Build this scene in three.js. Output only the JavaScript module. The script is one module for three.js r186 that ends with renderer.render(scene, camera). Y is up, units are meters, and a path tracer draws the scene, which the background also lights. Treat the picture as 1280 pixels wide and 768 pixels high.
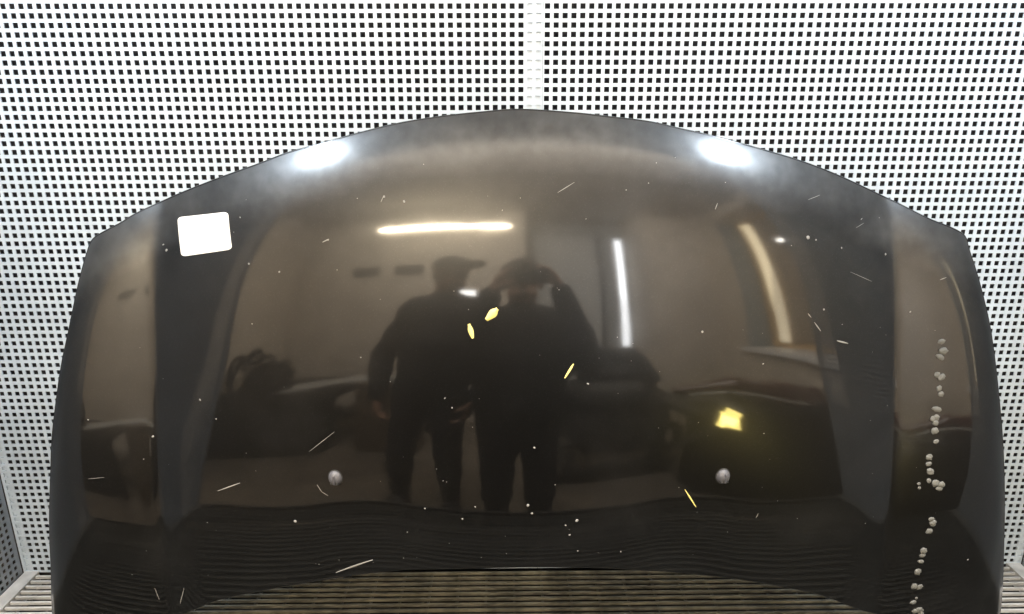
import * as THREE from 'three';
import { RoundedBoxGeometry } from 'three/addons/geometries/RoundedBoxGeometry.js';
import { mergeGeometries } from 'three/addons/utils/BufferGeometryUtils.js';
import { ImprovedNoise } from 'three/addons/math/ImprovedNoise.js';
import { RectAreaLightUniformsLib } from 'three/addons/lights/RectAreaLightUniformsLib.js';

// ---------------------------------------------------------------- camera, lights, exposure
const scene = new THREE.Scene();
scene.background = new THREE.Color(0x000000);
const camera = new THREE.PerspectiveCamera(47.33, 1280 / 768, 0.002, 60);
camera.position.set(-0.0303, 0.7458, 0.9819);
camera.rotation.set(-0.2933, -0.0106, -0.0019, 'YXZ');
scene.add(camera);
const renderer = new THREE.WebGLRenderer({ antialias: true });
renderer.toneMapping = THREE.LinearToneMapping;
renderer.toneMappingExposure = 1.0;
renderer.shadowMap.enabled = true;
RectAreaLightUniformsLib.init();

const FLOOD = 118, TUBE = 460;                         // radiance of the lamps' faces
const COOL = new THREE.Color().setRGB(0.76, 0.88, 1.0), WARM = new THREE.Color().setRGB(1.0, 0.91, 0.80);
function areaLight(color, radiance, w, h, pos, target) {
  const l = new THREE.RectAreaLight(color, radiance, w, h);
  l.name = 'area_light'; l.position.set(...pos); l.lookAt(...target); scene.add(l);
  return l;
}

// ---------------------------------------------------------------- helpers
let seed = 7;
const rnd = () => { seed = (seed * 1664525 + 1013904223) >>> 0; return seed / 4294967296; };
const rr = (a, b) => a + (b - a) * rnd();
const names = {};
function numbered(n) { const k = names[n] ?? 0; names[n] = k + 1; return k ? `${n}_${String(k).padStart(3, '0')}` : n; }
function tag(o, label, category, group, kind) {
  if (label) o.userData.label = label;
  if (category) o.userData.category = category;
  if (group) o.userData.group = group;
  if (kind) o.userData.kind = kind;
  return o;
}
function thing(name, label, category, pos = [0, 0, 0], turn = 0, group) {
  const g = new THREE.Group(); g.name = numbered(name); g.position.set(...pos); g.rotation.y = turn; scene.add(g);
  return tag(g, label, category, group);
}
function mesh(name, geo, mat, parent) {
  const m = new THREE.Mesh(Array.isArray(geo) ? join(geo) : geo, mat); m.castShadow = m.receiveShadow = true;
  m.name = parent ? name : numbered(name); (parent ?? scene).add(m); return m;
}
function join(list) {
  return mergeGeometries(list.map((g) => { const h = g.index ? g.toNonIndexed() : g; for (const k of Object.keys(h.attributes)) if (!['position', 'normal', 'uv'].includes(k)) h.deleteAttribute(k);
    if (!h.attributes.uv) h.setAttribute('uv', new THREE.BufferAttribute(new Float32Array(h.attributes.position.count * 2), 2)); return h; }));
}
function box(w, h, d, x = 0, y = 0, z = 0, r = 0) {
  const g = r ? new RoundedBoxGeometry(w, h, d, 2, r) : new THREE.BoxGeometry(w, h, d);
  if (!r) { const p = g.attributes.position, n = g.attributes.normal, u = g.attributes.uv;       // uv in metres
    for (let i = 0; i < p.count; i++) { const a = Math.abs(n.getX(i)) > .5, b = Math.abs(n.getY(i)) > .5; u.setXY(i, (a ? p.getZ(i) : p.getX(i)) + x, (b ? p.getZ(i) + z : p.getY(i) + y)); } }
  return g.translate(x, y, z);
}
function cyl(r0, r1, h, seg = 16) { return new THREE.CylinderGeometry(r0, r1, h, seg); }
function bar(a, b, r, r2 = r, seg = 10) {
  const A = new THREE.Vector3(...a), B = new THREE.Vector3(...b), d = B.clone().sub(A), g = new THREE.CylinderGeometry(r2, r, d.length(), seg);
  g.applyQuaternion(new THREE.Quaternion().setFromUnitVectors(new THREE.Vector3(0, 1, 0), d.clone().normalize()));
  return g.translate((A.x + B.x) / 2, (A.y + B.y) / 2, (A.z + B.z) / 2);
}
function tube(pts, r, seg = 40, rad = 10) { return new THREE.TubeGeometry(new THREE.CatmullRomCurve3(pts.map((p) => new THREE.Vector3(...p))), seg, r, rad); }
const noise = new ImprovedNoise();
const fbm = (x, y, z = 0, o = 4) => { let s = 0, a = .5; for (let i = 0; i < o; i++) { s += a * noise.noise(x, y, z); x *= 2.03; y *= 2.03; z *= 2.03; a *= .5; } return s; };
function texture(size, f, srgb = true) {              // f(u, v) -> [r,g,b] in 0..1
  const d = new Uint8Array(size * size * 4);
  for (let j = 0; j < size; j++) for (let i = 0; i < size; i++) { const c = f(i / size, j / size), k = (j * size + i) * 4; for (let q = 0; q < 3; q++) d[k + q] = Math.max(0, Math.min(255, c[q] * 255)); d[k + 3] = 255; }
  const t = new THREE.DataTexture(d, size, size); t.wrapS = t.wrapT = THREE.RepeatWrapping; t.magFilter = THREE.LinearFilter; t.minFilter = THREE.LinearFilter; if (srgb) t.colorSpace = THREE.SRGBColorSpace; t.needsUpdate = true; return t;
}
const tiled = (u, v, s, z, o = 4) => { const a = u * 2 * Math.PI, b = v * 2 * Math.PI, k = s / (2 * Math.PI); return fbm(Math.cos(a) * k + 7, Math.sin(a) * k + Math.cos(b) * k, Math.sin(b) * k + z, o); };
const rgb = (r, g, b) => new THREE.Color().setRGB(r, g, b);
const std = (c, roughness = .7, metalness = 0, extra = {}) => new THREE.MeshStandardMaterial({ color: c, roughness, metalness, ...extra });

// ---------------------------------------------------------------- materials
const powderTex = texture(512, (u, v) => { const n = tiled(u, v, 7, 1), m = tiled(u, v, 40, 5, 3), s = .855 + .07 * n + .05 * m; return [s * .915, s * .97, s * 1.03]; });
const M = {
  powder: std(0xffffff, .42, 0, { map: powderTex }),
  white: std(rgb(.86, .87, .88), .4),
  galv: std(0xffffff, .55, .1, { map: texture(1024, (u, v) => {      // zinc grey near the walls, darker and brown in the middle
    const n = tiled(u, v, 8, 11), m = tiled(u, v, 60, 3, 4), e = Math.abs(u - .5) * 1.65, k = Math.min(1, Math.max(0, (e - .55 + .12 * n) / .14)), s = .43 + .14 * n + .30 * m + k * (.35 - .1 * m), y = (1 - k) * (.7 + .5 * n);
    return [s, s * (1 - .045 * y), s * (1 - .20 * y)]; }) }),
  zinc: std(0xffffff, .5, .1, { map: texture(512, (u, v) => { const n = tiled(u, v, 8, 81), m = tiled(u, v, 50, 83, 3), s = .60 + .10 * n + .06 * m; return [s * .93, s * .98, s * 1.04]; }) }),
  galvdark: std(0xffffff, .6, .1, { map: texture(512, (u, v) => { const n = tiled(u, v, 8, 91), m = tiled(u, v, 60, 93, 4), s = .27 + .10 * n + .12 * m; return [s, s * 1.0, s * .96]; }) }),  // evenly darker grey copy for the front bars and the rods
  board: std(rgb(.022, .022, .026), .85),
  tray: std(rgb(.035, .035, .033), .85),
  cream: std(0xffffff, .85, 0, { map: texture(512, (u, v) => { const n = tiled(u, v, 5, 31), m = tiled(u, v, 30, 33, 3), s = .80 + .10 * n + .05 * m; return [s, s * .955, s * .89]; }) }),
  greywall: std(rgb(.36, .37, .36), .85), floor: std(0xffffff, .7, 0, { map: texture(512, (u, v) => { const n = tiled(u, v, 6, 41), m = tiled(u, v, 34, 43, 4), s = .44 + .14 * n + .12 * m; return [s, s * .93, s * .84]; }) }),
  ceiling: std(rgb(.62, .6, .57), .9), frame: std(rgb(.55, .56, .55), .5), darkframe: std(rgb(.1, .1, .1), .5),
  wood: std(rgb(.62, .42, .2), .6), black: std(rgb(.018, .018, .02), .5), rubber: std(rgb(.02, .02, .02), .8), steel: std(rgb(.42, .42, .43), .32, 1), iron: std(rgb(.05, .048, .045), .55, .5),
  lampbody: std(rgb(.7, .7, .7), .4), cloth: std(rgb(.012, .013, .016), .9), cloth2: std(rgb(.017, .016, .016), .9), jeans: std(rgb(.014, .017, .028), .9), skin: std(rgb(.42, .24, .16), .55), hair: std(rgb(.03, .02, .015), .7),
  eyewhite: std(rgb(.7, .68, .65), .3), paper: std(rgb(.86, .86, .85), .55), chip: std(rgb(.27, .27, .265), .6), markyellow: std(rgb(.88, .78, .25), .5), lining: std(rgb(.22, .26, .29), .5), zincpipe: std(rgb(.5, .5, .48), .45, .2), card: std(rgb(.10, .075, .05), .85), drop: std(rgb(.12, .122, .116), .7),
  nozzle: std(rgb(.075, .075, .085), .5), redpaint: new THREE.MeshPhysicalMaterial({ color: rgb(.055, .010, .007), roughness: .4, clearcoat: 1, clearcoatRoughness: .05 }),
  wall_reflection: std(rgb(.34, .28, .22), .8),
  clear: new THREE.MeshPhysicalMaterial({ color: 0xffffff, roughness: .02, transmission: 1, thickness: 0, ior: 1.5 }),
  glass: new THREE.MeshPhysicalMaterial({ color: rgb(.05, .04, .03), roughness: .03, ior: 1.5 }),
};
// lacquered dark grey metallic paint: flakes under a clear coat; a film of dust and smears along the nose edge, lightened to hold the lamp glow, a few smudges elsewhere
const SK = 1.4, skinMap = (size, f, srgb = false) => { const t = texture(size, (u, v) => f(u * SK - .7, v * SK - .05), srgb); t.repeat.set(1 / SK, 1 / SK); t.offset.set(.5, .05 / SK); return t; };
const dustGlowAt = (x, y) => {
  const q = (x + .005) ** 2, d = .728 - .615 * q + .3 * q * q - y, n = fbm(x * 9, y * 14, 3, 4), f = fbm(x * 60, y * 60, 9, 3);
  const edge = Math.max(0, Math.min(1, (.062 + .02 * n - d) / .035)), film = Math.max(0, Math.min(1, (.20 - d) / .16)) * .20, spot = Math.max(0, fbm(x * 6 + 11, y * 6, 5, 4) - .12) * .5;
  return Math.max(0, Math.min(1, edge * (.62 + .5 * n) + film * (.8 + n) + spot)) * (.9 + .5 * f);
};
const dust = (size) => { const a = new Float32Array(size * size); for (let j = 0; j < size; j++) for (let i = 0; i < size; i++) a[j * size + i] = Math.max(0, Math.min(1, dustGlowAt(i / size * SK - .7, j / size * SK - .05))); return a; };
const DUST_GLOW = dust(1024), dustGlowOf = (x, y) => DUST_GLOW[Math.min(1023, Math.max(0, Math.round((y + .05) / SK * 1024))) * 1024 + Math.min(1023, Math.max(0, Math.round((x + .7) / SK * 1024)))];
const skinColor = skinMap(2048, (x, y) => { const k = dustGlowOf(x, y), g = rnd(), m = .19 * (.94 + (g > .985 ? .5 : 0) + (g - .5) * .2), v = m + (.75 - m) * k * .5; return [v * .985, v, v * .99]; });
const skinMetal = skinMap(1024, (x, y) => { const v = .92 * (1 - .8 * dustGlowOf(x, y)); return [v, v, v]; });
const skinRough = skinMap(1024, (x, y) => { const v = .058 + .18 * dustGlowOf(x, y); return [v, v, v]; });
M.paint = new THREE.MeshPhysicalMaterial({ color: rgb(.13, .13, .134), map: skinColor, metalness: 1, metalnessMap: skinMetal, roughness: .37, clearcoat: 1, clearcoatRoughness: 1, clearcoatRoughnessMap: skinRough });
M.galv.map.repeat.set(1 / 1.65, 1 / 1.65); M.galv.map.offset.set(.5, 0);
M.inner = std(rgb(.025, .026, .026), .5, .3);

// ---------------------------------------------------------------- the bay of perforated steel sheets
const P = 0.0115, HOLE = 0.0068, T = 0.0015, C0 = 57.65, R0 = 74.5;
const hx = (c) => (c - C0) * P, hy = (r) => (R0 - r) * P;      // hole column / row -> metres on the back wall
// a sheet in its own plane (x right, y up, front face +z at z = 0) with nc x nr square holes from (x0, y0) upwards and plain margins
function perforated(x0, y0, nc, nr, ml, mr, mb, mt) {
  const pos = [], nor = [], uv = [], idx = [];
  const quad = (a, b, c, d, n) => { const k = pos.length / 3; for (const p of [a, b, c, d]) { pos.push(...p); nor.push(...n); uv.push(p[0] + p[2], p[1] + p[2]); } idx.push(k, k + 1, k + 2, k, k + 2, k + 3); };
  const rect = (xa, ya, xb, yb, z, s) => s > 0 ? quad([xa, ya, z], [xb, ya, z], [xb, yb, z], [xa, yb, z], [0, 0, 1]) : quad([xb, ya, z], [xa, ya, z], [xa, yb, z], [xb, yb, z], [0, 0, -1]);
  const h = HOLE / 2, W = nc * P, H = nr * P, xl = x0 - P / 2, yb = y0 - P / 2;
  for (const [z, s] of [[0, 1], [-T, -1]]) {
    for (let j = 0; j <= nr; j++) {                              // webs between rows, full width
      const ya = j === 0 ? yb - mb : y0 + (j - 1) * P + h, yc = j === nr ? yb + H + mt : y0 + j * P - h;
      rect(xl - ml, ya, xl + W + mr, yc, z, s);
    }
    for (let j = 0; j < nr; j++) for (let i = 0; i <= nc; i++) { // bridges between holes in a row
      const xa = i === 0 ? xl - ml : x0 + (i - 1) * P + h, xc = i === nc ? xl + W + mr : x0 + i * P - h;
      rect(xa, y0 + j * P - h, xc, y0 + j * P + h, z, s);
    }
  }
  for (let j = 0; j < nr; j++) for (let i = 0; i < nc; i++) {    // the four cut faces of each hole
    const x = x0 + i * P, y = y0 + j * P;
    quad([x - h, y - h, 0], [x + h, y - h, 0], [x + h, y - h, -T], [x - h, y - h, -T], [0, 1, 0]);
    quad([x + h, y + h, 0], [x - h, y + h, 0], [x - h, y + h, -T], [x + h, y + h, -T], [0, -1, 0]);
    quad([x - h, y + h, 0], [x - h, y - h, 0], [x - h, y - h, -T], [x - h, y + h, -T], [1, 0, 0]);
    quad([x + h, y - h, 0], [x + h, y + h, 0], [x + h, y + h, -T], [x + h, y - h, -T], [-1, 0, 0]);
  }
  const xa = xl - ml, xb = xl + W + mr, ya = yb - mb, yc = yb + H + mt;
  quad([xa, ya, -T], [xb, ya, -T], [xb, ya, 0], [xa, ya, 0], [0, -1, 0]); quad([xa, yc, 0], [xb, yc, 0], [xb, yc, -T], [xa, yc, -T], [0, 1, 0]);
  quad([xa, yc, 0], [xa, yc, -T], [xa, ya, -T], [xa, ya, 0], [-1, 0, 0]); quad([xb, ya, 0], [xb, ya, -T], [xb, yc, -T], [xb, yc, 0], [1, 0, 0]);
  const g = new THREE.BufferGeometry();
  g.setAttribute('position', new THREE.Float32BufferAttribute(pos, 3)); g.setAttribute('normal', new THREE.Float32BufferAttribute(nor, 3)); g.setAttribute('uv', new THREE.Float32BufferAttribute(uv, 2)); g.setIndex(idx);
  return g;
}
const ROWS = 120, WL = hx(-13.7), WR = hx(129.4), TOP = hy(74) + (ROWS - .5) * P + .02, DEPTH = .60;
{
  const a = thing('perforated_wall_sheet', 'white perforated steel back wall left of the vertical joint strip above the bonnet', 'perforated panel');
  mesh('sheet', perforated(hx(-13), hy(74), 73, ROWS, P * .2, -.0004, .001, .02), M.powder, a);
  mesh('joint_strip', box(P * 2.05, TOP, .002, hx(58.5), TOP / 2, -T - .0018), M.powder, a);
  mesh('corner_flange', box(P * 1.15, TOP, .002, hx(-13.1), TOP / 2, -T - .0018), M.powder, a);
  const b = thing('perforated_wall_sheet', 'white perforated steel back wall right of the vertical joint strip above the bonnet', 'perforated panel');
  mesh('sheet', perforated(hx(60), hy(74), 70, ROWS, -.0004, -P * .1, .001, .02), M.powder, b);
  mesh('corner_flange', box(P * 1.15, TOP, .002, hx(129), TOP / 2, -T - .0018), M.powder, b);
  const n = Math.floor((DEPTH - .012) / P);
  const side = perforated(.0075 + P / 2, hy(74), n, ROWS, .0055, DEPTH - .0075 - n * P, .001, .02);
  const l = thing('perforated_side_wall', 'bluish grey perforated steel side wall at the far left edge, meeting the grating corner', 'perforated panel', [WL - .0006, 0, 0], Math.PI / 2);
  mesh('sheet', side.clone().scale(-1, 1, 1).translate(0, 0, 0), M.zinc, l);
  const r = thing('perforated_side_wall', 'bluish grey perforated steel side wall at the far right edge, mirrored in the bonnet flank', 'perforated panel', [WR + .0006, 0, 0], -Math.PI / 2);
  mesh('sheet', side, M.zinc, r);
  for (const s of [l, r]) { const q = s === l ? -1 : 1; mesh('front_post', box(.006, TOP, .02, q * (DEPTH + .0032), TOP / 2, -.0102), M.darkframe, s); }
}
// a left sheet built by mirroring needs its faces turned again
scene.traverse((o) => { if (o.name === 'sheet' && o.parent.position.x < -.5) { const i = o.geometry.index.array; for (let k = 0; k < i.length; k += 3) { const t = i[k]; i[k] = i[k + 1]; i[k + 1] = t; } } });
for (const [w, d, x, z, lab] of [[WR - WL + .3, .02, (WL + WR) / 2, -.075, 0], [.02, DEPTH - .0, WL - .07, .27, 1], [.02, DEPTH - .0, WR + .07, .27, 1]])
  tag(mesh('added_dark_board', box(w, TOP + .75, d, x, TOP / 2 - .375, z), M.board), null, null, null, 'structure');  // dark boards added behind the holes, darkening them and stopping light leaks

{ // roof of the bay, folded down along its front
  const t = thing('bay_roof', 'white sheet steel roof of the bay, mirrored as the pale band under the bonnet top', 'roof panel', [(WL + WR) / 2, TOP, 0]);
  mesh('roof_sheet', box(WR - WL + .2, .003, DEPTH + .06, 0, .004, DEPTH / 2 - .02), M.white, t);
  mesh('front_lip', box(WR - WL + .2, .04, .003, 0, -.0145, DEPTH + .0085), M.white, t);
}
// floor grating: bearing bars across, round rods front to back, flat edge strips
{
  const g = thing('floor_grating', 'grey galvanised steel floor grating with darker brown bars under the bonnet', 'grating');
  const w = WR - WL - .052, xm = (WL + WR) / 2, pitch = .0122, n = Math.floor((DEPTH - .012) / pitch);
  const bars = [...Array(7)].map((_, k) => box(w, .0044, .0036, 0, k * .213, 0).translate(0, -k * .213, 0));
  for (let i = 0; i < n; i++) { const m = mesh('bearing_bar', bars[i % 7], i < 15 ? M.galv : M.galvdark, g); m.position.set(xm, -.0027, .010 + i * pitch); }
  const rods = Math.floor(w / .0445), rod = box(.0036, .005, DEPTH - .012, 0, 0, 0);
  for (let i = 0; i < rods; i++) { const m = mesh('cross_rod', rod, M.galvdark, g); m.position.set(xm - w / 2 + .020 + i * .0445, -.0078, DEPTH / 2); }
  for (const s of [-1, 1]) { mesh('edge_strip', box(.022, .026, .19, xm + s * (w / 2 + .0125), -.0118, .095), M.galv, g); mesh('edge_strip', box(.022, .026, DEPTH - .1904, xm + s * (w / 2 + .0125), -.0120, (DEPTH + .1904) / 2), M.galvdark, g); }
  mesh('front_rail', box(WR - WL + .05, .06, .006, xm, -.0308, DEPTH + .004), M.iron, g);
  tag(mesh('tray', box(WR - WL + .1, .02, DEPTH + .05, xm, -.10, DEPTH / 2), M.tray), null, null, null, 'structure');
  tag(mesh('plinth', box(WR - WL + .06, .66, .02, xm, -.45, DEPTH - .01), M.darkframe), null, null, null, 'structure');
}

// ---------------------------------------------------------------- the bonnet
const XC = -.005, Z0 = .298;
const lerpT = (xs, ys, x) => { if (x <= xs[0]) return ys[0]; for (let i = 1; i < xs.length; i++) if (x <= xs[i]) return ys[i - 1] + (ys[i] - ys[i - 1]) * (x - xs[i - 1]) / (xs[i] - xs[i - 1]); return ys[ys.length - 1]; };
const NG = 2200, BG = new Float64Array(NG + 1), SG = new Float64Array(3601), WG = new Float64Array(3601);
{ // lengthwise profile: the tilt of the skin at heights above the grating, smoothed and integrated
  const ey = [-.2, .10, .22, .36, .50, .58, .66, .80], et = [-12, -12, -9.5, -1.8, 8.2, 13.4, 18, 25].map((d) => d * Math.PI / 180), e = [];
  for (let i = -40; i <= NG + 40; i++) e.push(Math.tan(lerpT(ey, et, -.2 + Math.min(NG, Math.max(0, i)) * .0005)));
  const s = []; for (let i = 0; i <= NG; i++) { let a = 0; for (let k = 0; k <= 80; k++) a += e[i + k]; s.push(a / 81); }
  for (let i = 1; i <= NG; i++) BG[i] = BG[i - 1] + (s[i] + s[i - 1]) / 2 * .0005;
  const lo = Math.min(...BG); for (let i = 0; i <= NG; i++) BG[i] -= lo;
  // crosswise profile: a crowned middle, a crease near each wing, a flatter flank
  const K = 0.84, XS = .32, AM = .36, XCR = .44, WC = .004; let p = 0;
  for (let i = 0; i <= 3600; i++) {
    const x = i * .00025; let a = x < XS ? K * x : K * XS + (AM - K * XS) * (1 - Math.exp(-(x - XS) / .08));
    const q = 1 / (1 + Math.exp(-(x - XCR) / WC)); a = a * (1 - q) + (-.13 + (x - XCR)) * q;
    if (i) WG[i] = WG[i - 1] + .00025 * lerpT([0, .15, .25, .40, .47, .60, .61], [0, 0, 1.7, 1.7, -.8, -.8, 0], x - .000125);       // twist: the middle stands more upright towards its sides
    const t = Math.tan(a); if (i) SG[i] = SG[i - 1] - (t + p) / 2 * .00025; p = t;
  }
}
const at = (A, f) => { const i = Math.max(0, Math.min(A.length - 2, Math.floor(f))), t = Math.max(0, Math.min(1, f - i)); return A[i] + (A[i + 1] - A[i]) * t; };
const EDGE_L = [0.6339,-0.0409,-1.028,2.2539,-1.7099], EDGE_R = [0.6502,-0.0929,-0.8338,1.8555,-1.3429];       // half widths of the skin as a function of height
const noseY = (x) => { const q = (x - XC) ** 2; return 0.72794 - 0.61602 * q + 0.30186 * q * q; };
function skinZ(x, y) {
  const u = Math.abs(x - XC), d = Math.max(noseY(x) - y, -.01), us = u / (1 + .06 * (.35 - y) / .44), E = x < XC ? EDGE_L : EDGE_R, xe = E[0] + y * (E[1] + y * (E[2] + y * (E[3] + y * E[4])));
  return Z0 - at(BG, (y + .2) / .0005) + at(SG, us / .00025) - .024 * Math.exp(-d / .06) - .012 * Math.exp(-Math.max(xe - u, -.006) / .016)
    - .36 * at(WG, u / .00025) * -.5 * (.46 - y + Math.hypot(.46 - y, .05))
    + .000018 * Math.sin(x * 61 + y * 23) * Math.sin(y * 57 - x * 17);      // the skin's slight waviness
}
function skinN(x, y) { const h = 4e-4; return new THREE.Vector3(-(skinZ(x + h, y) - skinZ(x - h, y)) / (2 * h), -(skinZ(x, y + h) - skinZ(x, y - h)) / (2 * h), 1).normalize(); }
const skinP = (x, y, o = 0) => { const n = skinN(x, y); return new THREE.Vector3(x, y, skinZ(x, y)).addScaledVector(n, o); };
const EL = [[-0.6387,0.0318], [-0.6301,0.0872], [-0.6104,0.1642], [-0.5976,0.2266], [-0.5801,0.3063], [-0.5725,0.3524], [-0.5612,0.3982], [-0.5507,0.4416], [-0.5392,0.4795], [-0.5314,0.5113], [-0.5237,0.5497], [-0.5182,0.5778], [-0.5131,0.5851]];
const ET = [[-0.5131,0.5851], [-0.507,0.5891], [-0.4782,0.6033], [-0.4584,0.6147], [-0.4123,0.6346], [-0.3584,0.6543], [-0.3077,0.6713], [-0.2693,0.6848], [-0.2319,0.6945], [-0.1867,0.7065], [-0.1425,0.7166], [-0.099,0.7232], [-0.0559,0.7277], [-0.013,0.7305], [0.0428,0.7271], [0.0817,0.7229], [0.1256,0.7177], [0.1657,0.7091], [0.1977,0.7021], [0.2258,0.695], [0.2644,0.6849], [0.3047,0.6736], [0.3468,0.6591], [0.391,0.6414], [0.4327,0.6231], [0.4689,0.6054], [0.4991,0.5939], [0.5162,0.5855], [0.5205,0.5799]];
const ER = [[0.6467,0.0137], [0.6361,0.0707], [0.6206,0.1362], [0.6063,0.1919], [0.5919,0.2544], [0.5794,0.3111], [0.5714,0.3482], [0.5612,0.3937], [0.5532,0.4366], [0.5449,0.4783], [0.5371,0.506], [0.5273,0.5411], [0.5205,0.5674], [0.5205,0.5799]];
const EB = [[-0.6387,0.0318], [-0.5947,0.0531], [-0.5223,0.079], [-0.4475,0.1116], [-0.3931,0.142], [-0.3335,0.1621], [-0.2767,0.1775], [-0.2264,0.1892], [-0.1765,0.2008], [-0.1276,0.2089], [-0.0234,0.2156], [0.0425,0.2142], [0.0951,0.2093], [0.1444,0.2005], [0.2102,0.187], [0.2613,0.1765], [0.3141,0.1615], [0.3695,0.1421], [0.4444,0.1019], [0.5279,0.0647], [0.6059,0.0342], [0.6467,0.0137]];
const curve = (pts) => { const c = new THREE.SplineCurve(pts.map((p) => new THREE.Vector2(...p))); c.arcLengthDivisions = 2000; return (t) => c.getPointAt(t); };
const bonnet = thing('car_bonnet', 'large dark grey glossy car bonnet standing on its rear edge against the perforated wall', 'car bonnet');
{
  const cl = curve(EL), ct = curve(ET), cr = curve(ER), cb = curve(EB);
  const plan = (s, t) => {                                        // Coons patch between the four edges
    const B = cb(s), Tp = ct(s), L = cl(t), R = cr(t), a = EB[0], b = EB[EB.length - 1], c = ET[0], d = ET[ET.length - 1];
    const f = (k, B, Tp, L, R) => (1 - t) * B + t * Tp + (1 - s) * L + s * R - ((1 - s) * (1 - t) * a[k] + s * (1 - t) * b[k] + (1 - s) * t * c[k] + s * t * d[k]);
    return [f(0, B.x, Tp.x, L.x, R.x), f(1, B.y, Tp.y, L.y, R.y)];
  };
  const grid = (NU, NV, off, inset) => {
    const pos = [], nor = [], uv = [], idx = [];
    for (let j = 0; j <= NV; j++) for (let i = 0; i <= NU; i++) {
      const s = inset + (1 - 2 * inset) * i / NU, t = inset + (1 - 2 * inset) * j / NV, [x, y] = plan(s, t), n = skinN(x, y), p = skinP(x, y, off);
      pos.push(p.x, p.y, p.z); nor.push(n.x, n.y, n.z); uv.push(x, y);
    }
    for (let j = 0; j < NV; j++) for (let i = 0; i < NU; i++) { const k = j * (NU + 1) + i; idx.push(k, k + 1, k + NU + 2, k, k + NU + 2, k + NU + 1); }
    const g = new THREE.BufferGeometry(); g.setAttribute('position', new THREE.Float32BufferAttribute(pos, 3)); g.setAttribute('normal', new THREE.Float32BufferAttribute(nor, 3)); g.setAttribute('uv', new THREE.Float32BufferAttribute(uv, 2)); g.setIndex(idx); return g;
  };
  mesh('outer_skin', grid(560, 300, 0, 0), M.paint, bonnet);
  mesh('inner_frame', grid(90, 60, -.016, .03), M.inner, bonnet);
  // folded edge: rolls over the rim and returns behind the skin
  const rim = []; const N = 260;
  for (let i = 0; i < N; i++) rim.push(plan(i / N, 0)); for (let i = 0; i < N; i++) rim.push(plan(1, i / N)); for (let i = 0; i < N; i++) rim.push(plan(1 - i / N, 1)); for (let i = 0; i < N; i++) rim.push(plan(0, 1 - i / N));
  const pos = [], idx = [], K = 6, C = rim.length;
  for (let i = 0; i < C; i++) {
    const [x, y] = rim[i], a = rim[(i + C - 2) % C], b = rim[(i + 2) % C], l = Math.hypot(b[0] - a[0], b[1] - a[1]) || 1, ox = (b[1] - a[1]) / l, oy = -(b[0] - a[0]) / l, z = skinZ(x, y);
    for (const [o, dz] of [[0, 0], [.0011, -.0005], [.0017, -.0016], [.0011, -.0030], [-.002, -.0042], [-.016, -.006]]) pos.push(x + ox * o, y + oy * o, z + dz);
  }
  for (let i = 0; i < C; i++) for (let k = 0; k < K - 1; k++) { const p = i * K + k, q = ((i + 1) % C) * K + k; idx.push(p, p + 1, q, q, p + 1, q + 1); }
  const g = new THREE.BufferGeometry(); g.setAttribute('position', new THREE.Float32BufferAttribute(pos, 3)); g.setIndex(idx); g.computeVertexNormals();
  g.setAttribute('uv', new THREE.Float32BufferAttribute(new Float32Array(C * K * 2), 2));
  mesh('folded_edge', g, M.paint, bonnet);
}
const frameAt = (x, y, off = 0, spin = 0) => { const n = skinN(x, y), p = skinP(x, y, off), r = new THREE.Vector3(1, 0, 0).addScaledVector(n, -n.x).normalize(), u = n.clone().cross(r); const m = new THREE.Matrix4().makeBasis(r, u, n); m.setPosition(p); return m.multiply(new THREE.Matrix4().makeRotationZ(spin)); };
function onSkin(name, geo, mat, x, y, off = 0, spin = 0) { const m = mesh(name, geo, mat, bonnet); m.applyMatrix4(frameAt(x, y, off, spin)); return m; }
{ // two windscreen washer nozzles
  const dome = new THREE.SphereGeometry(.0085, 24, 14, 0, Math.PI * 2, 0, Math.PI / 2).rotateX(Math.PI / 2).scale(.92, 1.08, .85), jet = new THREE.CylinderGeometry(.0013, .0013, .004, 10), slot = new RoundedBoxGeometry(.0016, .011, .003, 2, .0006);
  for (const [x, y] of [[-0.2226,0.333],[0.2165,0.331]]) {
    const n = onSkin('washer_nozzle', dome, M.nozzle, x, y, -.0003);
    const s = mesh('rib', slot, M.nozzle, n); s.position.set(.0005, .0005, .0068);
    for (const k of [-1, 1]) { const j = mesh('jet', jet, M.rubber, n); j.position.set(k * .0032, -.0035, .0052); j.rotation.x = -.5; }
    const c = mesh('base_ring', new THREE.TorusGeometry(.0086, .0009, 8, 28), M.rubber, n); c.scale.set(.94, 1.09, 1);
  }
}
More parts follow.
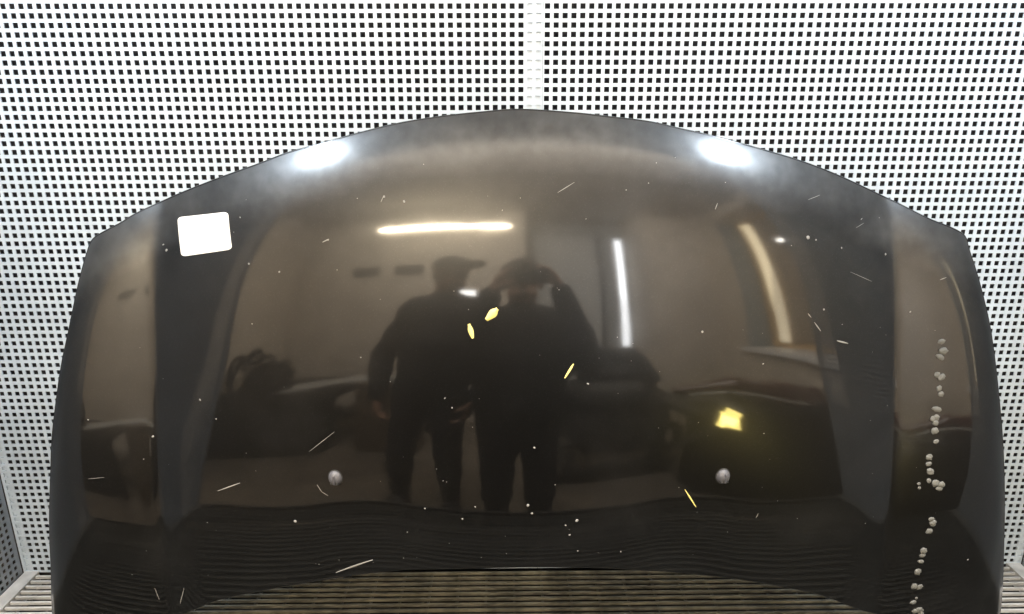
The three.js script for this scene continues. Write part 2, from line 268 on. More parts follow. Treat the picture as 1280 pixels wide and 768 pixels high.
{ // dried drops in a line down the right flank
  const D = [[0.479,0.4701],[0.4811,0.459],[0.4782,0.452],[0.4766,0.4309],[0.4816,0.4285],[0.4798,0.4151],[0.4822,0.4085],[0.4792,0.3903],[0.4799,0.3802],[0.4758,0.378],[0.4793,0.3734],[0.4795,0.3632],[0.4826,0.3501],[0.4771,0.3299],[0.4773,0.3213],[0.4811,0.3114],[0.481,0.2992],[0.4891,0.296],[0.497,0.2942],[0.495,0.2887],[0.4699,0.2947],[0.4714,0.2893],[0.4925,0.2461],[0.4956,0.2406],[0.4934,0.2287],[0.4922,0.1993],[0.492,0.1927],[0.4921,0.1828],[0.4913,0.1666],[0.4917,0.1436],[0.4989,0.1421],[0.4989,0.1238],[0.4958,0.1172],[0.5068,0.1039],[0.5014,0.1022],[0.5104,0.0977]];
  const small = new Set([20, 21, 31]), shapes = [0, 1, 2, 3, 4].map((k) => { const g = new THREE.SphereGeometry(1, 14, 10), p = g.attributes.position; for (let i = 0; i < p.count; i++) { const q = 1 + .38 * noise.noise(p.getX(i) * 1.7 + k * 5.3, p.getY(i) * 1.7, p.getZ(i) * 1.7); p.setXYZ(i, p.getX(i) * q, p.getY(i) * q, p.getZ(i) * q); } g.computeVertexNormals(); return g; });
  D.forEach(([x, y], i) => { const r = small.has(i) ? .0019 : rr(.0030, .0044), m = onSkin('dried_drop', shapes[i % 5], M.drop, x, y, r * .12, rr(0, 6)); m.scale.set(r * rr(.8, 1.15), r * rr(.85, 1.3), r * .5); });
}
{ // scratches, chips and yellow marks on the lacquer, and specks of dust
  const scr = (a, b, w, mat, name) => {
    const n = 8, pos = [], idx = [], d = [b[0] - a[0], b[1] - a[1]], l = Math.hypot(...d), px = -d[1] / l, py = d[0] / l;
    for (let i = 0; i <= n; i++) { const t = i / n, x = a[0] + d[0] * t, y = a[1] + d[1] * t, h = w / 2 * (.35 + .65 * Math.sin(Math.PI * Math.min(.97, Math.max(.03, t)))) * (.85 + .3 * rnd());
      for (const [o, z] of [[-h, .00005], [0, w * .35], [h, .00005]]) { const p = skinP(x + px * o, y + py * o, z); pos.push(p.x, p.y, p.z); } }
    for (let i = 0; i < n; i++) for (let k = 0; k < 2; k++) { const p = i * 3 + k; idx.push(p, p + 3, p + 1, p + 1, p + 3, p + 4); }
    const g = new THREE.BufferGeometry(); g.setAttribute('position', new THREE.Float32BufferAttribute(pos, 3)); g.setIndex(idx); g.computeVertexNormals(); mesh(name, g, mat, bonnet);
  };
  const S = [[-0.2355, 0.1954, -0.1885, 0.2184, 2.2], [0.0253, 0.6487, 0.043, 0.6587, 0.7], [0.3447, 0.4797, 0.36, 0.4748, 1.8], [0.3144, 0.5033, 0.3231, 0.4927, 1.2], [0.3058, 0.5137, 0.3101, 0.5089, 1], [0.1952, 0.6286, 0.1982, 0.6349, 0.8], [-0.4443, 0.129, -0.4338, 0.1563, 0.9], [-0.4742, 0.1518, -0.4716, 0.1326, 0.7], [-0.3678, 0.3028, -0.338, 0.3167, 1.3], [-0.2507, 0.364, -0.2191, 0.3907, 0.5], [-0.2451, 0.3225, -0.2404, 0.3133, 0.7], [-0.2404, 0.3133, -0.2333, 0.3084, 0.7], [-0.1606, 0.6382, -0.1581, 0.6438, 0.8], [0.3712, 0.6002, 0.3833, 0.6045, 0.5], [0.3791, 0.6082, 0.3817, 0.6097, 1], [0.2633, 0.27, 0.2654, 0.2766, 0.6], [0.4757, 0.5396, 0.4834, 0.5422, 0.8], [-0.5272, 0.3098, -0.5079, 0.3118, 0.5], [0.3609, 0.5539, 0.391, 0.5407, 0.4], [0.3087, 0.6336, 0.3254, 0.6377, 0.5], [-0.2245, 0.5963, -0.2173, 0.5998, 1.2]];
  for (const [a, b, c, d, w] of S) scr([a, b], [c, d], w * .001, M.chip, 'scratch');
  for (const [a, b, c, d, w] of [[0.0328, 0.4589, 0.042, 0.4744, 2.6], [-0.0681, 0.5171, -0.0641, 0.502, 6], [-0.0496, 0.5214, -0.0379, 0.533, 9], [0.1729, 0.3173, 0.1885, 0.2918, 1.6]]) scr([a, b], [c, d], w * .001, M.markyellow, 'yellow_mark');  // yellow marks laid on the skin, narrowing to their ends
  const Cx = [[-0.446,0.3615],[-0.5176,0.3841],[-0.2761,0.2705],[-0.3791,0.4135],[-0.1219,0.2987],[-0.0949,0.4362],[-0.0874,0.4256],[-0.0796,0.2862],[0.0502,0.2834],[0.0426,0.2632],[0.1039,0.2343],[-0.0055,0.3058],[0.0577,0.4521],[0.2534,0.4627],[0.1811,0.503],[0.3262,0.5162],[0.3057,0.5946],[0.4117,0.5686],[0.4422,0.5035],[-0.3103,0.5698],[-0.2741,0.5636],[-0.2182,0.5989],[-0.308,0.5061],[-0.4183,0.5764],[-0.4232,0.5821],[-0.3224,0.6173],[-0.1572,0.6438],[-0.1356,0.6394],[-0.0324,0.6315],[0.3496,0.5806],[-0.3602,0.3932],[-0.0009,0.2948],[-0.0647,0.3032],[0.5531,0.1831],[0.001,0.3794],[0.0376,0.2771],[0.0528,0.2389],[0.2606,0.381],[0.3159,0.5915]];
  const g = new THREE.IcosahedronGeometry(1, 0), big = new Set([0, 2, 8, 11, 16, 23]), list = [];
  const speck = (x, y, r) => { const m = frameAt(x, y, r * .1, rr(0, 6)).multiply(new THREE.Matrix4().makeScale(r * rr(.7, 1.4), r * rr(.7, 1.3), r * .5)); list.push(g.clone().applyMatrix4(m)); };
  Cx.forEach(([x, y], i) => speck(x, y, big.has(i) ? .0018 : rr(.0008, .0013)));
  for (let i = 0; i < 110; i++) { const y = rr(.08, .69), x = rr(-.5, .5); if (y < noseY(x) - .02 && y > .23 - .5 * x * x) speck(x, y, rr(.0003, .0007)); }
  tag(mesh('dust_specks', list, M.chip, bonnet), null, null, null, 'stuff');
}
{ // blank white label stuck to the upper left of the bonnet
  const c = [[-0.4058,0.6122],[-0.3381,0.6222],[-0.3311,0.5836],[-0.3969,0.5712]], N = 26, pos = [], idx = [], pts = [], r = .085;
  const bil = (u, v) => [0, 1].map((k) => (1 - u) * (1 - v) * c[0][k] + u * (1 - v) * c[1][k] + u * v * c[2][k] + (1 - u) * v * c[3][k]);
  const round = (u, v) => { const q = (a) => Math.min(Math.max(a, r), 1 - r), cu = q(u), cv = q(v), du = u - cu, dv = v - cv, m = Math.max(Math.abs(du), Math.abs(dv)), l = Math.hypot(du, dv); return l > 0 && du && dv ? [cu + du * m / l, cv + dv * m / l] : [u, v]; };
  for (let layer = 0; layer < 2; layer++) for (let j = 0; j <= N; j++) for (let i = 0; i <= N; i++) { const [u, v] = round(i / N, j / N), [x, y] = bil(u, v), p = skinP(x, y, layer ? .00005 : .0006); pos.push(p.x, p.y, p.z); }
  const W = N + 1, id = (l, j, i) => l * W * W + j * W + i;
  for (let j = 0; j < N; j++) for (let i = 0; i < N; i++) idx.push(id(0, j, i), id(0, j + 1, i), id(0, j, i + 1), id(0, j, i + 1), id(0, j + 1, i), id(0, j + 1, i + 1));
  const loop = []; for (let i = 0; i < N; i++) loop.push([0, i]); for (let j = 0; j < N; j++) loop.push([j, N]); for (let i = N; i > 0; i--) loop.push([N, i]); for (let j = N; j > 0; j--) loop.push([j, 0]);
  loop.forEach((a, k) => { const b = loop[(k + 1) % loop.length]; idx.push(id(0, ...a), id(0, ...b), id(1, ...a), id(1, ...a), id(0, ...b), id(1, ...b)); });
  const g = new THREE.BufferGeometry(); g.setAttribute('position', new THREE.Float32BufferAttribute(pos, 3)); g.setIndex(idx); g.computeVertexNormals();
  tag(mesh('paper_label', g, M.paper), 'blank white rectangular paper label stuck on the upper left of the bonnet', 'label');
}

// ---------------------------------------------------------------- flood lamps over the bay
for (const s of [-1, 1]) {
  const pos = [s * .76 + .01, 1.335, .43], aim = new THREE.Vector3(XC + s * .05, .50, .0);
  const t = thing('flood_lamp', s < 0 ? 'white flood lamp mirrored as the bright glare on the upper left bonnet edge' : 'white flood lamp mirrored as the bright glare on the upper right bonnet edge', 'lamp', pos);
  const in_ = new THREE.Group(); in_.lookAt(aim.clone().sub(t.position)); t.quaternion.copy(in_.quaternion);
  mesh('housing', new THREE.CylinderGeometry(.092, .07, .05, 32).rotateX(Math.PI / 2).translate(0, 0, -.034), M.lampbody, t);
  const fins = []; for (let i = 0; i < 9; i++) fins.push(box(.005, .13, .025, -.07 + i * .0175, 0, -.066)); mesh('heat_sink', fins, M.lampbody, t);
  mesh('bracket', [bar([-.09, 0, -.03], [-.09, .1, -.08], .005), bar([.09, 0, -.03], [.09, .1, -.08], .005), bar([-.09, .1, -.08], [.09, .1, -.08], .005)], M.steel, t);
  mesh('lamp_glass', new THREE.SphereGeometry(.085, 32, 10, 0, Math.PI * 2, 0, Math.PI / 2).scale(1, .12, 1).rotateX(Math.PI / 2).translate(0, 0, -.008), std(0xffffff, .4, 0, { emissive: COOL, emissiveIntensity: 38 }), t);
  const f = aim.clone().sub(t.position).normalize();
  areaLight(COOL, FLOOD, .10, .10, t.position.clone().addScaledVector(f, .004).toArray(), aim.toArray());
}

// ---------------------------------------------------------------- the workshop behind the camera, seen mirrored in the bonnet
const FL = -.78, CE = 2.45;
const struct = (name, geo, mat) => tag(mesh(name, geo, mat), null, null, null, 'structure');
struct('floor', box(6.2, .1, 5.2, -.3, FL - .05, 1.7), M.floor);
struct('ceiling', box(6.2, .1, 5.2, -.3, CE + .05, 1.7), M.ceiling);
struct('wall', box(3.13, CE - FL, .8, -1.455, (CE + FL) / 2, 3.6), M.cream);                    // back wall, left of the corner
struct('wall', box(1.34, CE - FL, .2, .78, (CE + FL) / 2, 3.85), M.greywall);                  // recess with the grey door
struct('wall', box(1.3, CE - FL, .9, 2.10, (CE + FL) / 2, 3.55), M.cream);                       // right of the tall window
struct('wall', box(.15, CE - FL, 4.2, -3.075, (CE + FL) / 2, 1.6), M.cream);                    // left
struct('wall', box(6.2, CE - FL, .15, -.3, (CE + FL) / 2, -.625), M.cream);                     // behind the bay
{ // right wall with the window niche
  const x = 2.70, th = .5, z0 = 1.15, z1 = 2.72, y0 = .16, y1 = 2.25;
  struct('wall', [box(th, CE - FL, z0 + .6, x, (CE + FL) / 2, (z0 - .6) / 2), box(th, CE - FL, 3.1 - z1, x, (CE + FL) / 2, (3.1 + z1) / 2), box(th, y0 - FL, z1 - z0, x, (y0 + FL) / 2, (z0 + z1) / 2), box(th, CE - y1, z1 - z0, x, (CE + y1) / 2, (z0 + y1 * 0 + z1) / 2)], M.cream);
  const w = thing('window', 'deep window niche with wooden frame mirrored in the right of the bonnet', 'window', [2.86, y0, (z0 + z1) / 2]);
  const W = z1 - z0, H = y1 - y0;
  mesh('frame', [box(.06, H, .14, 0, H / 2, W / 2 - .071), box(.06, H, .09, 0, H / 2, -W / 2 + .046), box(.06, .09, W - .24, 0, .046, -.024), box(.06, .07, W - .24, 0, H - .036, -.024)], M.wood, w);
  mesh('pane', box(.005, H - .17, W - .24, -.012, H / 2 + .01, -.024), M.clear, w);
  mesh('wall_reflection', box(.006, H - .17, W - .24, .03, H / 2 + .01, -.024), M.wall_reflection, w);  // brown sheet added for the lit wall mirrored in the glass
  mesh('reveal_lining', box(.36, H - .06, .004, -.215, H / 2, W / 2 - .004), M.lining, w);
  mesh('frame_glow', box(.012, H - .2, .17, -.028, H / 2 + .01, W / 2 - .235), std(0xffffff, .5, 0, { emissive: rgb(1, .80, .46), emissiveIntensity: 6 }), w);  // glow added in place of lamplight falling on the frame strip
  areaLight(rgb(1, .8, .46), 6, .15, H - .3, [2.80, y0 + H / 2, z1 - .235], [0, .6, .4]);
  mesh('sill', box(.46, .045, W + .1, -.245, .022, 0), M.white, w);
}
{ const t = thing('reflection_lamp', 'small lit box added in the window niche at the right for a lamp reflection', 'lamp', [2.74, 1.66, 1.93]);  // glowing box added for a lamp mirrored in the window glass
  mesh('shade', box(.10, .05, .19, 0, .03, 0, .012), M.lampbody, t);
  mesh('lamp_glass', box(.08, .02, .17, 0, -.003, 0, .006), std(0xffffff, .4, 0, { emissive: rgb(1, .95, .86), emissiveIntensity: 30 }), t);
  mesh('cord', bar([0, .05, 0], [0, .585, 0], .003), M.rubber, t);
  areaLight(rgb(1, .95, .86), 30, .07, .16, [2.74, 1.645, 1.93], [2.74, 0, 1.931]); }
{ // grey door with glazed bars in the recess
  const t = thing('metal_door', 'grey panelled door mirrored to the right of the phone holder', 'door', [.60, FL, 3.74]);
  mesh('leaf', box(.86, 2.95, .04, 0, 1.475, 0), M.frame, t);
  mesh('door_frame', [box(.05, 3.0, .09, -.46, 1.5, -.01), box(.05, 3.0, .09, .46, 1.5, -.01)], M.darkframe, t);
  for (const x of [-.21, .21]) for (const y of [.55, 1.5, 2.4]) mesh('panel', box(.34, .7, .012, x, y, -.026), M.frame, t);
  mesh('handle', bar([.36, 1.05, -.03], [.24, 1.05, -.06], .011), M.steel, t);
}
{ // tall narrow bright window at the edge of the recess
  const t = thing('tall_window', 'tall narrow bright window mirrored right of the phone holder', 'window', [1.35, FL, 3.70]);
  mesh('frame', [box(.05, 1.9, .07, -.10, 1.95, 0), box(.05, 1.9, .07, .06, 1.95, 0), box(.21, .05, .07, -.02, .975, 0), box(.21, .05, .07, -.02, 2.925, 0)], M.frame, t);
  mesh('window_pane', box(.085, 1.86, .01, -.01, 1.95, .01), std(0xffffff, .4, 0, { emissive: rgb(.95, .97, 1), emissiveIntensity: 22 }), t);
  areaLight(rgb(.95, .97, 1), 12, .08, 1.8, [1.34, FL + 1.95, 3.69], [1.0, .8, 0]);
}
function tubeLamp(a, b, label, face) {
  const A = new THREE.Vector3(...a), B = new THREE.Vector3(...b), L = A.distanceTo(B), mid = A.clone().add(B).multiplyScalar(.5);
  const t = thing('tube_lamp', label, 'lamp', mid.toArray()); t.quaternion.setFromUnitVectors(new THREE.Vector3(1, 0, 0), B.clone().sub(A).normalize());
  mesh('housing', box(L + .06, .06, .03, 0, .02, .045), M.lampbody, t);
  for (const s of [-1, 1]) mesh('end_cap', box(.03, .045, .05, s * (L / 2 + .016), 0, .01), M.lampbody, t);
  mesh('lamp_tube', new THREE.CylinderGeometry(.018, .018, L, 16).rotateZ(Math.PI / 2), std(0xffffff, .4, 0, { emissive: rgb(1, .84, .58), emissiveIntensity: 30 }), t);
  areaLight(rgb(1, .84, .58), TUBE, L, .032, mid.clone().addScaledVector(new THREE.Vector3(...face), .03).toArray(), mid.clone().add(new THREE.Vector3(...face)).toArray());
}
tubeLamp([-1.74, 2.14, 3.15], [-.10, 2.14, 3.15], 'long lit tube lamp mirrored as a bright line above the two people', [.1, -.6, -1]);
{ // added fill strip, kept out of the mirror view, lighting the workshop evenly
  const lampAt = new THREE.Vector3(0, CE - .20, .95), t = thing('fill_lamp', 'added unseen strip lamp below the workshop ceiling, turned to the far wall as fill light', 'lamp', [0, CE - .20, .95]);
  const turn = new THREE.Group(); turn.lookAt(new THREE.Vector3(0, .35, 3.3).sub(lampAt)); t.quaternion.copy(turn.quaternion);
  mesh('housing', box(3.1, .32, .05, 0, 0, -.036), M.lampbody, t);
  mesh('lamp_diffuser', box(3.04, .28, .008, 0, 0, -.006), std(0xffffff, .4, 0, { emissive: WARM, emissiveIntensity: 12 }), t);
  for (const x of [-1.3, 1.3]) mesh('hanger', bar([x, .05, -.06], [x, .22, .0], .008), M.steel, t);
  areaLight(WARM, 128, 3.0, .26, lampAt.toArray(), [0, .35, 3.3]);
}
{ const t = thing('wall_lamp', 'small white lamp on the far wall, mirrored between the two heads', 'lamp', [-.62, .98, 3.16]);
  mesh('housing', box(.34, .2, .05, 0, 0, .01, .01), M.lampbody, t);
  mesh('lamp_glass', box(.3, .16, .01, 0, 0, -.02), std(0xffffff, .4, 0, { emissive: rgb(1, .98, .95), emissiveIntensity: 26 }), t); }
for (const x of [-1.85, -1.28]) { const t = thing('wall_vent', x < -1.5 ? 'dark slotted vent on the far wall, left one of two by the tube lamp' : 'dark slotted vent on the far wall, right one of two by the tube lamp', 'vent', [x, 1.40, 3.19]);
  mesh('frame', [box(.36, .02, .02, 0, .07, 0), box(.36, .02, .02, 0, -.07, 0), box(.02, .12, .02, -.17, 0, 0), box(.02, .12, .02, .17, 0, 0)], M.darkframe, t);
  for (let i = 0; i < 4; i++) mesh('slat', box(.32, .018, .012, 0, -.045 + i * .03, 0), M.darkframe, t); }
tag(mesh('corner_line', [bar([.085, 1.2, 3.175], [.085, CE - .001, 3.185], .022)], M.iron), 'dark vertical bar added for the line of the wall corner behind the phone holder', 'pipe');  // dark bar added to draw the line of the wall corner

{ // left: low bench with engine, pipes, crate and tyres
  const t = thing('workbench', 'low dark steel workbench mirrored at the lower left behind the people', 'workbench', [-2.15, FL, 2.45]);
  mesh('top', box(1.5, .05, .7, 0, .62, 0), M.iron, t);
  for (const x of [-.7, .7]) for (const z of [-.3, .3]) mesh('leg', box(.06, .595, .06, x, .2975, z), M.iron, t);
  mesh('shelf', box(1.32, .03, .54, 0, .25, 0), M.iron, t);
  mesh('front_panel', box(1.38, .5, .02, 0, .33, -.322), M.black, t);
  const mo = thing('engine_block', 'dark lump of engine standing on the low bench at the lower left', 'engine', [-2.32, FL + .645, 2.35]);
  mesh('block', box(.42, .18, .3, 0, .09, 0, .02), M.iron, mo); mesh('cylinder_head', box(.3, .1, .22, .03, .22, 0, .015), M.iron, mo);
  mesh('pulley', cyl(.08, .08, .03, 24).rotateX(Math.PI / 2).translate(-.12, .1, -.17), M.iron, mo); mesh('manifold', tube([[-.1, .15, -.16], [-.05, .29, -.2], [.1, .34, -.14], [.2, .2, -.16]], .022), M.iron, mo);
  mesh('air_pipe', tube([[-.14, .2, 0], [-.24, .36, .02], [-.36, .34, .0], [-.42, .2, -.05]], .03), M.rubber, mo);
  const hc = thing('hose_coil', 'black coil of hose hanging over the left end of the low bench', 'hose', [-2.72, FL + .70, 2.22]);
  mesh('coil', [0, 1, 2, 3].map((k) => new THREE.TorusGeometry(.17 + .012 * (k % 2), .016, 8, 32).rotateX(.2 * k - .2).translate(.01 * k, .1, .03 * k)), M.rubber, hc);
  const cr = thing('crate', 'brown crate beside the low bench carrying the ends of the pipes', 'crate', [-1.02, FL, 2.25]);
  mesh('side', [box(.4, .74, .02, 0, .37, -.15), box(.4, .74, .02, 0, .37, .15), box(.02, .74, .28, -.19, .37, 0), box(.02, .74, .28, .19, .37, 0)], M.card, cr); mesh('lid', box(.42, .02, .34, 0, .751, 0), M.card, cr);
  [[0, 0, .020, 'shiny grey pipe sloping from bench to crate, frontmost of three'], [.06, .10, .024, 'shiny grey pipe sloping from bench to crate, middle one of three'], [-.03, .22, .018, 'thin shiny grey pipe sloping from bench to crate, rearmost of three']].forEach(([dx, dz, r, lab]) => {
    const y0 = FL + .645 + r, y1 = FL + .763 + r, p = [[-1.95 + dx, y0, 2.16 + dz], [-1.6 + dx, y0 + .035, 2.15 + dz], [-1.3 + dx, y0 + .085, 2.15 + dz], [-.96 + dx, y1 + .02, 2.14 + dz]];
    const o = thing('exhaust_pipe', lab, 'pipe', [0, 0, 0], 0, 'pipes lying from bench to crate');
    mesh('pipe', tube(p, r), M.zincpipe, o); mesh('collar', new THREE.TorusGeometry(r + .004, .006, 8, 20).rotateY(Math.PI / 2).translate(...p[3]), M.zincpipe, o); });
  for (let i = 0; i < 3; i++) { const y = thing('tyre', ['black tyre on the floor beside the crate, bottom of its stack', 'black tyre beside the crate, middle of its stack', 'black tyre beside the crate, top of its stack'][i], 'tyre', [-1.15, FL + .1 + i * .19, 2.78], .3 * i, 'stacked tyres');
    mesh('tread', new THREE.TorusGeometry(.23, .085, 14, 36).rotateX(Math.PI / 2), M.rubber, y); mesh('sidewall', new THREE.TorusGeometry(.19, .05, 10, 36).rotateX(Math.PI / 2).translate(0, .04, 0), M.rubber, y); }
}
{ // middle: engine on a stand
  const t = thing('engine_stand', 'dark engine on a wheeled stand mirrored right of the phone holder', 'engine', [.60, FL, 2.0]);
  mesh('base', [box(.8, .06, .08, 0, .1, -.25), box(.8, .06, .08, 0, .1, .25), box(.08, .06, .5, -.3, .1, 0), box(.08, .6, .08, 0, .42, .28)], M.iron, t);
  for (const x of [-.36, .36]) for (const z of [-.25, .25]) mesh('castor', cyl(.05, .05, .03, 16).rotateX(Math.PI / 2).translate(x, .05, z), M.rubber, t);
  mesh('block', solid([[-.2, .45, 0, .17, .2, .45, .02, .19], [-.18, .7, .0, .18, .18, .68, .02, .2], [-.1, .26, 0, .12, .16, .26, 0, .14], [-.3, .55, -.1, .09, -.28, .8, -.08, .07], [.3, .4, -.14, .1, .34, .66, -.1, .08]], .06, .02), M.iron, t);
  mesh('cylinder_head', solid([[-.14, .92, .02, .1, .16, .90, .02, .11], [-.05, 1.05, .02, .07, .14, 1.06, 0, .075], [.2, 1.0, -.05, .06, .28, .86, -.1, .06]], .05, .018), M.black, t);
  mesh('pulley', [cyl(.11, .11, .035, 28).rotateX(Math.PI / 2).translate(-.12, .5, -.235), cyl(.06, .06, .035, 24).rotateX(Math.PI / 2).translate(.15, .72, -.235)], M.iron, t);
  mesh('hose', tube([[-.25, .72, -.2], [-.36, .86, -.22], [-.27, 1.03, -.18], [-.08, 1.12, -.1], [.06, 1.06, 0]], .03), M.rubber, t);
  mesh('alternator', cyl(.085, .075, .14, 20).rotateX(Math.PI / 2).translate(.27, .3, -.2), M.iron, t);
  mesh('bracket', tube([[.3, .5, -.22], [.42, .42, -.2], [.44, .2, -.16], [.3, .08, -.12]], .03), M.iron, t);
}
{ // right: dark red bumper on a bench with a yellow work lamp before it
  const b = thing('work_table', 'black work table under the dark red car panel at lower right', 'table', [1.75, FL, 1.72]);
  mesh('top', box(1.55, .05, .55, -.06, .66, 0), M.black, b); mesh('side_panel', box(1.5, .62, .02, -.06, .315, -.256), M.black, b);
  for (const x of [-.75, .6]) for (const z of [-.14, .22]) mesh('leg', box(.06, .63, .06, x, .315, z), M.black, b);
  const p = thing('car_bumper', 'dark red curved car panel lying on the black table at lower right', 'car panel', [1.72, FL + .69, 1.7]);
  mesh('shell', solid([[-.78, .11, -.05, .035, -.5, .15, -.16, .06], [-.5, .15, -.16, .06, -.12, .11, -.18, .085], [-.12, .11, -.18, .085, .3, .06, -.12, .08], [.3, .06, -.12, .08, .62, .045, .02, .05], [-.45, .07, -.17, .05, .1, .06, -.2, .06]], .05, .014), M.redpaint, p);
  mesh('trim_strip', tube([[-.74, .085, -.095], [-.5, .125, -.228], [-.12, .085, -.275], [.25, .05, -.21]], .009), M.zincpipe, p);
  mesh('lower_lip', tube([[-.7, .03, -.1], [-.45, .022, -.24], [0, .02, -.27], [.4, .02, -.17]], .022), M.black, p);
  const w = thing('work_lamp', 'lit yellow work lamp mirrored at the lower right of the bonnet', 'lamp', [.534, .205, .70]);
  w.rotation.set(.15, Math.PI + .75, .40, 'YXZ');
  mesh('housing', box(.06, .085, .03, 0, 0, -.021, .008), M.darkframe, w);
  mesh('lamp_glass', [box(.034, .056, .004, 0, .010, 0), box(.016, .022, .004, .008, -.029, 0)], std(0xffffff, .4, 0, { emissive: rgb(1, .78, .20), emissiveIntensity: 26 }), w);
  mesh('handle', tube([[-.03, .05, -.02], [-.03, .08, -.02], [.03, .08, -.02], [.03, .05, -.02]], .004), M.darkframe, w);
  mesh('clamp_arm', bar([0, -.05, -.022], [.05, -.24, -.06], .006), M.darkframe, w);
  areaLight(rgb(1, .78, .22), 26, .04, .05, [.531, .206, .692], [.22, .40, .28]);
}

// ---------------------------------------------------------------- the two people
// surface of a field of tapered capsules joined by a smooth minimum
function surfaceOf(sdf, lo, hi, cell) {
  const n = [0, 1, 2].map((k) => Math.ceil((hi[k] - lo[k]) / cell) + 1), [nx, ny, nz] = n, f = new Float32Array(nx * ny * nz);
  for (let k = 0; k < nz; k++) for (let j = 0; j < ny; j++) for (let i = 0; i < nx; i++) f[(k * ny + j) * nx + i] = sdf(lo[0] + i * cell, lo[1] + j * cell, lo[2] + k * cell);
  const vid = new Int32Array(nx * ny * nz).fill(-1), pos = [], idx = [], id = (i, j, k) => (k * ny + j) * nx + i;
  for (let k = 0; k < nz - 1; k++) for (let j = 0; j < ny - 1; j++) for (let i = 0; i < nx - 1; i++) {
    let c = 0, x = 0, y = 0, z = 0; const v = [];
    for (let q = 0; q < 8; q++) v.push(f[id(i + (q & 1), j + ((q >> 1) & 1), k + (q >> 2))]);
    if (v.every((a) => a > 0) || v.every((a) => a <= 0)) continue;
    for (const [a, b] of [[0, 1], [2, 3], [4, 5], [6, 7], [0, 2], [1, 3], [4, 6], [5, 7], [0, 4], [1, 5], [2, 6], [3, 7]]) if ((v[a] > 0) !== (v[b] > 0)) { const t = v[a] / (v[a] - v[b]); x += (a & 1) + ((b & 1) - (a & 1)) * t; y += ((a >> 1) & 1) + (((b >> 1) & 1) - ((a >> 1) & 1)) * t; z += (a >> 2) + ((b >> 2) - (a >> 2)) * t; c++; }
    vid[id(i, j, k)] = pos.length / 3; pos.push(lo[0] + (i + x / c) * cell, lo[1] + (j + y / c) * cell, lo[2] + (k + z / c) * cell);
  }
  const quad = (a, b, c, d, flip) => flip ? idx.push(a, c, b, a, d, c) : idx.push(a, b, c, a, c, d);
  for (let k = 1; k < nz - 1; k++) for (let j = 1; j < ny - 1; j++) for (let i = 1; i < nx - 1; i++) {
    const s = f[id(i, j, k)] > 0;
    if (s !== f[id(i + 1, j, k)] > 0) quad(vid[id(i, j - 1, k - 1)], vid[id(i, j, k - 1)], vid[id(i, j, k)], vid[id(i, j - 1, k)], s);
    if (s !== f[id(i, j + 1, k)] > 0) quad(vid[id(i - 1, j, k - 1)], vid[id(i - 1, j, k)], vid[id(i, j, k)], vid[id(i, j, k - 1)], s);
    if (s !== f[id(i, j, k + 1)] > 0) quad(vid[id(i - 1, j - 1, k)], vid[id(i, j - 1, k)], vid[id(i, j, k)], vid[id(i - 1, j, k)], s);
  }
  const nor = new Float32Array(pos.length), e = cell * .6;
  for (let i = 0; i < pos.length; i += 3) { const [x, y, z] = [pos[i], pos[i + 1], pos[i + 2]], g = new THREE.Vector3(sdf(x + e, y, z) - sdf(x - e, y, z), sdf(x, y + e, z) - sdf(x, y - e, z), sdf(x, y, z + e) - sdf(x, y, z - e)).normalize(); nor[i] = g.x; nor[i + 1] = g.y; nor[i + 2] = g.z; }
  const g = new THREE.BufferGeometry(); g.setAttribute('position', new THREE.Float32BufferAttribute(pos, 3)); g.setAttribute('normal', new THREE.BufferAttribute(nor, 3)); g.setIndex(idx); return g;
}
function capsules(list, k) {                             // list of [ax,ay,az,ra, bx,by,bz,rb, flatten z about the axis]
  return (x, y, z) => {
    let d = 1e3;
    for (const [ax, ay, az, ra, bx, by, bz, rb] of list) {
      const dx = bx - ax, dy = by - ay, dz = bz - az, l = dx * dx + dy * dy + dz * dz || 1e-9, t = Math.max(0, Math.min(1, ((x - ax) * dx + (y - ay) * dy + (z - az) * dz) / l));
      const q = Math.hypot(x - ax - dx * t, y - ay - dy * t, z - az - dz * t) - ra - (rb - ra) * t, h = Math.max(0, Math.min(1, .5 + .5 * (d - q) / k)); d = d + (q - d) * h - k * h * (1 - h);
    }
    return d;
  };
}
function solid(list, k, cell, grow = 0) {
  const lo = [9, 9, 9], hi = [-9, -9, -9];
  for (const c of list) for (const o of [0, 4]) for (let a = 0; a < 3; a++) { lo[a] = Math.min(lo[a], c[o + a] - c[o + 3]); hi[a] = Math.max(hi[a], c[o + a] + c[o + 3]); }
  const g = capsules(list, k); return surfaceOf((x, y, z) => g(x, y, z) - grow, lo.map((v) => v - grow - k - cell * 2), hi.map((v) => v + grow + k + cell * 2), cell);
}
const lerp3 = (a, b, t) => a.map((v, i) => v + (b[i] - v) * t);
